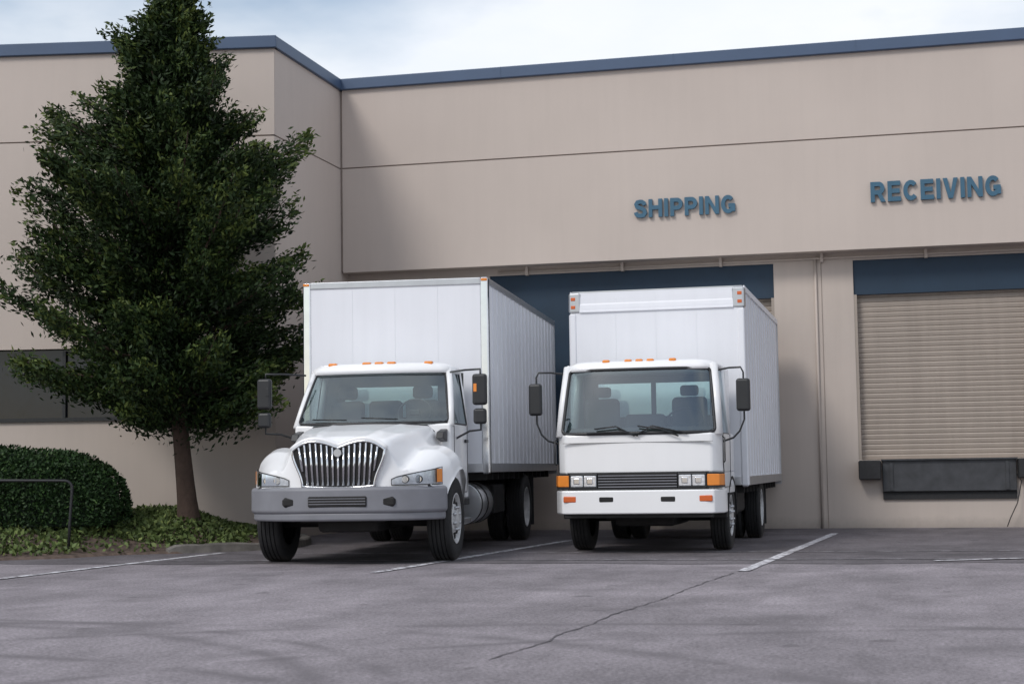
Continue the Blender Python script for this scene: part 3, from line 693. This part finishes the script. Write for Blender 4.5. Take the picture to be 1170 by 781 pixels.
prof=[(1.55,1.0),(1.75,1.5),(2.0,1.8),(2.6,2.05),(3.25,2.15),(3.9,2.3),(4.55,2.05),(5.2,1.75),(5.85,1.42),(6.5,1.02),(7.15,.66),(7.6,.35),(7.9,.12)]
V=[];F=[];n=12;zz=np.linspace(-.1,7.8,30)
for i,z in enumerate(zz):
    c=trunk(max(z,0)); c[2]=z; r=.14*(1-z/8.3)+.06*math.exp(-max(z,0)*4)
    for k in range(n):
        a=2*math.pi*k/n; rr=r*(1+.10*math.sin(3*a+z)+.05*math.sin(7*a)); V.append((c[0]+rr*math.cos(a),c[1]+rr*math.sin(a),c[2]))
for i in range(len(zz)-1):
    for k in range(n): F.append((i*n+k,i*n+(k+1)%n,(i+1)*n+(k+1)%n,(i+1)*n+k))
obj('trunk',V,F,'bark',TR,True)
LC=[];LD=[];LT=[]; BV=[];BFc=[]
nb=205
for i in range(nb):
    z0=1.5+6.3*((i+random.random())/nb)**.95; a=i*2.39996+random.uniform(-.5,.5)
    Lr=interp(min(z0+.25,7.9),prof)*random.choice([1.12,1.02,.88,.74,.55,.98])*random.uniform(.9,1.06)
    Lr*=1+.15*math.sin(2.7*z0+2*a)+.07*math.sin(5.3*z0-3*a)
    dx,dy=math.cos(a),math.sin(a)
    Lr*=1.04 if dx<0 else .94
    if dy>.3: Lr*=.9
    rise=random.uniform(.15,.6)*(1 if z0>3 else .5); c0=trunk(z0)
    pts=[]
    for t in np.linspace(0,1,8):
        pts.append(c0+np.array([dx*Lr*t,dy*Lr*t,Lr*(-.12*t+ (rise+.12)*t*t)]))
    k0=len(BV)
    for j,p in enumerate(pts):
        r=.028*(1-j/8)*(.4+Lr/2.5)+.003
        for q in range(4):
            an=q*math.pi/2; BV.append((p[0]-dy*r*math.cos(an),p[1]+dx*r*math.cos(an),p[2]+r*math.sin(an)))
    for j in range(7):
        for q in range(4): BFc.append((k0+j*4+q,k0+j*4+(q+1)%4,k0+(j+1)*4+(q+1)%4,k0+(j+1)*4+q))
    ns=int(10+22*Lr/2); btone=random.uniform(-.14,.16)
    for s_ in range(ns):
        t=random.uniform(.12,1.0)**.75; j=min(6,int(t*7)); f=t*7-j; p=pts[j]*(1-f)+pts[j+1]*f
        wdt=(.08+.28*Lr*(1-t))*random.uniform(-1,1); 
        c=p+np.array([-dy*wdt,dx*wdt,random.uniform(-.12,.07)])
        d=np.array([dx-dy*wdt*1.6,dy+dx*wdt*1.6,random.uniform(.1,.95)]); d/=np.linalg.norm(d)
        m=42; sl=random.uniform(.14,.34)
        tt=rng.uniform(-1,1,m)
        off=d[None,:]*(tt*sl)[:,None]+rng.normal(size=(m,3))*np.array([.07,.07,.042])*(1.3-tt[:,None]*.85)
        LC.append(c+off); LD.append(d[None,:]*1.0+rng.normal(size=(m,3))*.55)
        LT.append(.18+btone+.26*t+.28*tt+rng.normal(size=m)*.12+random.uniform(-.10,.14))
LC=np.concatenate(LC);LD=np.concatenate(LD);LT=np.concatenate(LT)
obj('branches',BV,BFc,'bark',TR)
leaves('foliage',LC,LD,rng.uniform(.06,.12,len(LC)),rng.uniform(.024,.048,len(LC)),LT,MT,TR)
print('leaves',len(LC))

# planter bed (height field)
edge=[(-19,10.0),(-13.5,15.9),(-11.2,18.5),(-9.9,20.0),(-8.85,20.95),(-8.6,21.6),(-8.75,22.6),(-9.2,23.6),(-9.6,24.15)]
def edist(x,y):
    best=1e9;sg=1
    for (a,b) in zip(edge[:-1],edge[1:]):
        dx,dy=b[0]-a[0],b[1]-a[1]; t=max(0,min(1,((x-a[0])*dx+(y-a[1])*dy)/(dx*dx+dy*dy)))
        px,py=a[0]+dx*t,a[1]+dy*t; d=math.hypot(x-px,y-py)
        if d<best: best=d; sg=1 if (dx*(y-a[1])-dy*(x-a[0]))>0 else -1
    return best*sg
def bz(x,y):
    d=edist(x,y)+.10*math.sin(x*4+y*2)
    if d<0: return -.08+d*.1
    return .03+.42*ss(0,2.0,d)+.03*math.sin(x*3.1)*math.sin(y*2.7)*min(1,d)
M['soil']=simple('bark_mulch',(.12,.085,.068),.95,var=.5,scale=9,bmp=1,bscale=35)
V=[];F=[];nx,ny=110,110
for i in range(nx+1):
    for j in range(ny+1):
        x=-21+12.6*i/nx; y=10+14.6*j/ny; V.append((x,y,bz(x,y)))
for i in range(nx):
    for j in range(ny): k=i*(ny+1)+j; F.append((k,k+ny+1,k+ny+2,k+1))
obj('planter_bed',V,F,'soil',None,True)
kp=[(-9.75,20.12),(-9.4,20.42),(-8.9,20.85),(-8.62,21.2),(-8.55,21.7),(-8.72,22.6),(-9.15,23.6),(-9.5,24.05)]
V=[];F=[]
fine=[]
for a,b in zip(kp[:-1],kp[1:]):
    for t in range(4): fine.append((a[0]+(b[0]-a[0])*t/4,a[1]+(b[1]-a[1])*t/4))
fine.append(kp[-1])
for i,p in enumerate(fine):
    a=fine[max(0,i-1)];b=fine[min(len(fine)-1,i+1)]; d=Vector((b[0]-a[0],b[1]-a[1],0)).normalized(); s=Vector((d.y,-d.x,0))
    hh=.115+random.uniform(-.012,.012)-(.05 if i==0 else 0)
    for o_,z in ((.08,-.02),(.065,hh-.02),(.045,hh),(-.06,hh),(-.07,-.02)):
        V.append((p[0]+s.x*o_+random.uniform(-.008,.008),p[1]+s.y*o_,z))
for i in range(len(fine)-1):
    for k in range(4): F.append((i*5+k,i*5+k+1,(i+1)*5+k+1,(i+1)*5+k))
F.append((0,1,2,3,4)); F.append(tuple(len(V)-1-k for k in range(5)))
obj('kerb',V,F,'kerb')
n=52000; P=[];
while len(P)<n:
    x=random.uniform(-17,-8.7); y=random.uniform(13,24.0); d=edist(x,y)
    if d<.10: continue
    nn=math.sin(x*2.3+1.3*math.sin(y*1.9))+math.sin(y*3.1+x)
    if d<.50+.20*nn and random.random()<.85: continue
    if nn<-1.2 and random.random()<.5: continue
    P.append((x,y,bz(x,y)+random.uniform(.0,.10)))
P=np.array(P); D=rng.normal(size=(n,3))*np.array([.8,.8,.5])+np.array([0,0,.7])
leaves('groundcover',P,D,rng.uniform(.05,.11,n),rng.uniform(.03,.06,n),rng.normal(.5,.25,n),MG)
# hedge
HG=empty('hedge')
ctr=np.array([-14.88,20.10]); ang=math.radians(10); hl,hw_,hh=4.2,.85,1.12; zb=.38
def hs(th,ph):
    def sp(v,e): return np.sign(v)*np.abs(v)**e
    x=hl*sp(np.cos(ph),.35)*sp(np.cos(th),.35); y=hw_*sp(np.cos(ph),.5)*sp(np.sin(th),.55); z=hh*sp(np.sin(ph),.62)
    return x,y,z
def hworld(x,y,z):
    r=1+.035*np.sin(x*2.1+z*3)+.03*np.sin(x*5.3+y*4)
    y=y*r; z=z*(1+.02*np.sin(x*1.7)+.015*np.sin(x*6.1))
    return np.stack([ctr[0]+x*math.cos(ang)-y*math.sin(ang),ctr[1]+x*math.sin(ang)+y*math.cos(ang),zb+z],-1)
th=np.linspace(0,2*np.pi,81)[:-1]; ph=np.linspace(0,np.pi/2,16)
V=[];F=[]
for p_ in ph:
    X,Y,Z=hs(th,np.full_like(th,p_)); V+= [tuple(v) for v in hworld(X*.97,Y*.94,Z*.96)]
for i in range(15):
    for k in range(80): F.append((i*80+k,i*80+(k+1)%80,(i+1)*80+(k+1)%80,(i+1)*80+k))
obj('hedge_core',V,F,MH,HG,True)
n=60000
thx=rng.uniform(0,2*np.pi,n); phx=np.arcsin(rng.uniform(0,1,n)**1.3)
X,Y,Z=hs(thx,phx)
mask=rng.random(n)<.8
tx=rng.uniform(-1,1,n); X=np.where(mask,hl*np.cos(phx)**.35*tx,X)
cth=np.abs(tx)**(1/.35); sth=np.sqrt(np.clip(1-cth**2,0,1)); Y=np.where(mask,np.sign(rng.uniform(-1,1,n))*hw_*np.cos(phx)**.5*sth**.55,Y)
P=hworld(X,Y,Z)+rng.normal(size=(n,3))*.022
Nn=P-np.array([ctr[0],ctr[1],zb+.3]); Nn[:,0]*=.12; Nn/=np.linalg.norm(Nn,axis=1,keepdims=True)
leaves('hedge_leaves',P,Nn*.6+rng.normal(size=(n,3))*.7,rng.uniform(.04,.075,n),rng.uniform(.022,.04,n),rng.normal(.42,.2,n),MH,HG)

# handrail
HR=empty('handrail')
r0=Vector((-10.85,19.47,.1)); dl=Vector((-cx*1.0,-.35,0)).normalized()
pts=[r0+Vector((0,0,-.1)),r0+Vector((0.02,0,.35)),r0+Vector((.05,0,.78))]
for a in np.linspace(0,90,6)[1:]:
    a=math.radians(a); pts.append(r0+Vector((.05,0,.80))+dl*(.10*(1-math.cos(a)))+Vector((0,0,.10*math.sin(a))))
for k in (1,2,3,4): pts.append(r0+dl*k*1.2+Vector((0,0,.90+.02*k)))
tube('rail',pts,.020,'rail',HR,10)
for k in (1.6,3.6): p=r0+dl*k; tube('post_%d'%int(k),[p+Vector((0,0,-.1)),p+Vector((0,0,.9+.02*k/1.2))],.018,'rail',HR,8)
bpy.context.view_layer.update()
